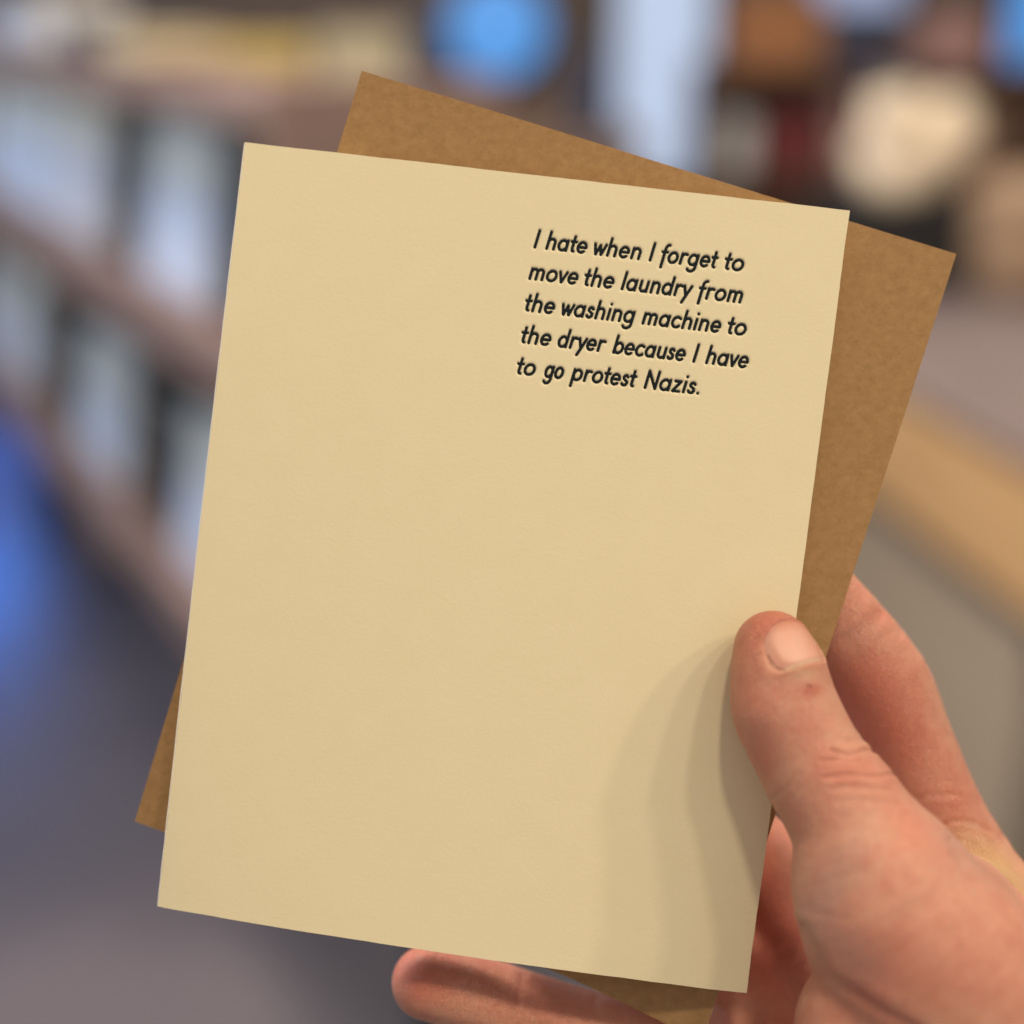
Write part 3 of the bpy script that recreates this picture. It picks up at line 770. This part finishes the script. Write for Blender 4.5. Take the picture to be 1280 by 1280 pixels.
ll = ['blue grey book at the far end of the rack\'s lower tier', 'pale blue book second from the far end of the lower tier',
      'blue grey book standing alone in the middle of the rack\'s lower tier',
      'pale blue book on the lower tier near the card edge', 'grey book at the near end of the lower tier']
for (k, wd, cv), lb in zip(upper, ul): book(k, .03, 1.101, wd, .255, .03, cv, lb)
for (k, wd, cv), lb in zip(lower, ll): book(k, .03, .661, wd, .24, .03, cv, lb)

C_gap = band_cover('gap_filler_black', (.012, .016, .022), (.02, .03, .04), .5)  # for near-black fillers added to deepen the dark gaps between books
for k, z, wd, h, lb in ((.855, 1.101, .17, .22, 'near black filler added to darken the gap between two pale books on the upper tier'), (1.40, 1.101, .13, .23, 'near black filler added to darken the gap on the upper tier beside the card edge'),
                        (.90, .661, .26, .20, 'near black filler added to darken the gap on the lower tier right of the lone blue grey book'), (.17, .661, .28, .20, 'dark book at the left edge of the rack\'s lower tier')):
    book(k, .035, z, wd, h, .03, C_gap, lb)
# things on top of the rack
def carton(name, loc, rz, sx, sy, sz, m, label, cat, m2=None):
    t0 = empty(name, loc, rz, label, cat)
    box('body', (-sx / 2, -sy / 2, 0), (sx / 2, sy / 2, sz * .80), m, t0, .004)
    box('lid', (-sx / 2 - .004, -sy / 2 - .004, sz * .805), (sx / 2 + .004, sy / 2 + .004, sz), m2 or m, t0, .004)
    return t0
M_ltb = mat('pale_blue_card', (.36, .42, .55), .6); M_yel = mat('yellow_card', (.70, .50, .12), .6, (.62, .46, .15), 8)
M_bei = mat('beige_card', (.52, .44, .28), .7); M_rust = mat('rust_card', (.36, .15, .055), .6); M_mar = mat('maroon_cloth', (.18, .03, .035), .8)
M_brown = mat('brown_board', (.16, .09, .06), .7); M_cream = mat('cream_cloth', (.78, .62, .46), .9, (.66, .52, .38), 12, .01, 30)
M_tan = mat('tan_basket', (.42, .29, .19), .8, (.33, .22, .14), 25); M_lg = mat('pale_grey_card', (.50, .44, .37), .7); M_black = mat('black_cloth', (.012, .012, .014), .8)
p = rk(.0, .12); carton('gift_box', (p[0], p[1], 1.413), ang, .34, .18, .07, M_ltb, 'pale blue gift box on top of the long rack, upper left', 'box')
p = rk(-.42, .12); carton('gift_box', (p[0], p[1], 1.413), ang, .3, .18, .05, M_rust, 'rust red gift box on top of the long rack, far end', 'box')

# cabinet beyond the rack with boxes on it
cab = empty('cabinet', (-.42, 3.75, 0), 0, 'low brown grey cabinet standing behind the book rack', 'cabinet')
M_cab = mat('cabinet_paint', (.21, .155, .13), .6, (.17, .12, .10), 4)
box('carcass', (-.72, -.25, .08), (.72, .25, 1.15), M_cab, cab); box('top', (-.74, -.27, 1.152), (.74, .27, 1.185), M_cab, cab)
for x in (-.705, -.23, .245): box('door', (x, -.272, .12), (x + .46, -.252, 1.12), M_cab, cab)
box('plinth', (-.68, -.22, 0), (.68, .22, .078), M_dark, cab)
carton('storage_box', (-.62, 3.62, 1.187), .05, .24, .2, .22, M_yel, 'mustard yellow box on the cabinet behind the envelope corner', 'box')
carton('storage_box', (-.36, 3.63, 1.187), -.03, .20, .2, .24, M_bei, 'beige box beside the mustard yellow box on the cabinet', 'box')
carton('storage_box', (-.02, 3.66, 1.187), .1, .24, .2, .05, M_brown, 'flat brown box on the right end of the cabinet', 'box')

# lit screens and windows on the far wall
def panel(name, x0, x1, z0, z1, m, label, cat, y=5.96, fr=.03):
    t0 = empty(name, ((x0 + x1) / 2, y, z0), 0, label, cat); wd = (x1 - x0) / 2; h = z1 - z0
    box('glass', (-wd, -.02, 0), (wd, -.005, h), m, t0, 0)
    for a_, b_2 in (((-wd - fr, -.03, -fr), (-wd, .035, h + fr)), ((wd, -.03, -fr), (wd + fr, .035, h + fr)), ((-wd, -.03, -fr), (wd, .035, -.001)), ((-wd, -.03, h + .001), (wd, .035, h + fr))):
        box('frame', a_, b_2, M_dark, t0, 0)
    return t0
E_blue = emit('screen_blue', (.10, .36, .85), .95); E_day = emit('daylight_glass', (.54, .64, .84), .95); E_pale = emit('pale_glass', (.40, .47, .70), .9)
rs = empty('round_sign', (-.06, 5.93, 1.40), 0, 'round glowing blue sign on the far wall above the envelope', 'sign')
for nm_, r_, y0_, y1_, m_ in (('face', .195, -.03, -.012, E_blue), ('rim', .21, -.0115, .04, M_dark)):
    o = lathe(nm_, [(r_ * .96, 0), (r_, .003), (r_, y1_ - y0_ - .003), (r_ * .96, y1_ - y0_)], m_, rs, seg=40)
    o.rotation_euler = (math.radians(-90), 0, 0); o.location = (0, y0_, 0)
panel('wall_screen', 1.98, 2.5, 1.15, 1.9, E_blue, 'glowing blue screen on the far wall at the right edge', 'screen')
panel('window', .42, .79, .80, 2.5, E_day, 'tall narrow bright window on the far wall above the card', 'window', fr=.05)
panel('window', 1.18, 1.56, 1.47, 2.4, E_pale, 'wide pale window high on the far wall, right of the tall one', 'window', fr=.05)

# shelf unit against the far wall, right of the window
su = empty('shelf_unit', (1.22, 4.9, 0), 0, 'brown shelf unit of mixed goods beyond the display table', 'shelf unit')
box('carcass', (-.62, 0, 0), (.52, .02, 1.30), M_brown, su)
for z in (.2, .6, .95, 1.28): box('shelf', (-.6, -.3, z), (.5, -.002, z + .025), M_brown, su)
for x in (-.62, .505): box('side_panel', (x, -.32, 0), (x + .018, -.003, 1.32), M_brown, su)
carton('storage_box', (.83, 4.74, 1.306), 0, .28, .22, .22, M_rust, 'rust orange box on top of the brown shelf unit', 'box')
carton('storage_box', (.90, 4.72, .976), 0, .16, .2, .18, M_mar, 'maroon box on the upper shelf of the brown shelf unit', 'box')
carton('storage_box', (1.20, 4.72, .976), 0, .24, .2, .2, M_cab, 'taupe box on the upper shelf of the brown shelf unit', 'box')
carton('storage_box', (1.52, 4.72, .976), 0, .22, .2, .24, M_brown, 'dark brown box beside the taupe box on the shelf unit', 'box')

# things on and under the right-hand table
def tl(x, y): p = C0 + dt * x + Vector((-dt.y, dt.x)) * y; return (p.x, p.y)
def lump(name, loc, prof, m, label, cat, squash=(1, 1), wob=.05):
    t0 = empty(name, loc, .3, label, cat)
    o = lathe('body', prof, m, t0, wob=wob); o.scale = (squash[0], squash[1], 1); return t0
riser = carton('riser', (.79, 2.88, .951), .15, .34, .2, .17, M_black, 'black riser box under the plump cream cloth bag', 'box')
M_cream = mat('white_cloth', (.88, .76, .60), .9, (.78, .66, .50), 12, .01, 30)
sack = lump('cloth_bag', (.775, 2.87, 1.123), [(.05, 0), (.085, .012), (.112, .05), (.12, .10), (.105, .15), (.095, .18), (.06, .205), (.03, .215), (.045, .235), (.03, .242)], M_cream, 'plump cream cloth bag standing on the black riser box', 'bag', (1, .85), .16)
lathe('bunched_fold', [(.02, .07), (.055, .09), (.075, .13), (.068, .18), (.05, .22), (.02, .235)], M_cream, sack, seg=20, loc=(.085, -.05, 0), wob=.2)
lathe('bunched_fold', [(.02, .12), (.05, .14), (.062, .18), (.05, .225), (.02, .24)], M_cream, sack, seg=20, loc=(-.07, -.05, 0), wob=.2)
sack.scale = (.84, .84, .88)
bk = lump('basket', (1.02, 2.80, .951), [(.08, 0), (.10, .025), (.118, .09), (.122, .18), (.128, .19), (.122, .20)], M_tan, 'small tan basket beside the cream cloth bag', 'basket', (1, 1), .01)
lathe('lining', [(.114, .16), (.114, .202), (.09, .22), (.04, .235)], M_tan, bk, wob=.06)
carton('tray', (.60, 2.90, .951), .2, .16, .12, .09, M_black, 'black tray left of the riser box at the back of the table', 'tray')
p = tl(-.10, .30); carton('carton', (p[0], p[1], .227), angt, .95, .50, .50, M_lg, 'pale grey carton on the shelf under the display table', 'carton')
p = tl(.62, .30); carton('crate', (p[0], p[1], .227), angt, .40, .4, .26, M_black, 'black crate on the shelf under the near end of the table', 'crate')

M_wh = mat('white_box', (.62, .62, .62), .5); M_teal = mat('teal_box', (.05, .16, .18), .5); M_pink = mat('pink_box', (.42, .24, .22), .6); M_navy = mat('navy_box', (.03, .04, .09), .5)
goods = [(.72, 4.70, .976, .09, .14, .17, M_wh, 'small white box at the left end of the shelf unit\'s upper shelf'),
 (1.07, 4.70, .976, .07, .14, .24, M_pink, 'dusty pink box between the maroon and taupe boxes'),
 (1.37, 4.70, .976, .07, .14, .26, M_navy, 'tall navy box right of the taupe box on the shelf unit'),
 (1.12, 4.74, 1.306, .16, .16, .12, M_navy, 'navy box on top of the shelf unit, right of the rust orange box'),
 (1.40, 4.74, 1.306, .20, .16, .15, M_pink, 'dusty pink box on top of the shelf unit at its right end'),
 (1.22, 4.72, 1.181, .14, .12, .08, M_wh, 'flat white box stacked on the taupe box on the shelf unit')]
for x, y, z, a_, b_3, c_, m_, lb in goods: carton('goods_box', (x, y, z), .0, a_, b_3, c_, m_, lb, 'box')
carton('goods_box', (.20, 3.66, 1.187), 0, .08, .16, .20, M_navy, 'tall navy box at the right end of the grey brown cabinet', 'box')
carton('goods_box', (-.205, 3.60, 1.187), 0, .07, .14, .27, M_navy, 'tall narrow navy box between the beige box and flat brown box', 'box')
carton('goods_box', (-.90, 3.70, 1.187), 0, .2, .16, .24, M_teal, 'dark teal box at the left end of the grey brown cabinet', 'box')
for k_, w_, h_, m_, lb in ((.30, .16, .09, M_wh, 'white box on top of the rack, beside the pale blue gift box'), (.52, .14, .05, M_navy, 'flat navy box on top of the rack'), (.85, .22, .035, M_bei, 'flat beige box on top of the rack near the card corner')):
    p = rk(k_, .13); carton('goods_box', (p[0], p[1], 1.413), ang, w_, .14, h_, m_, lb, 'box')
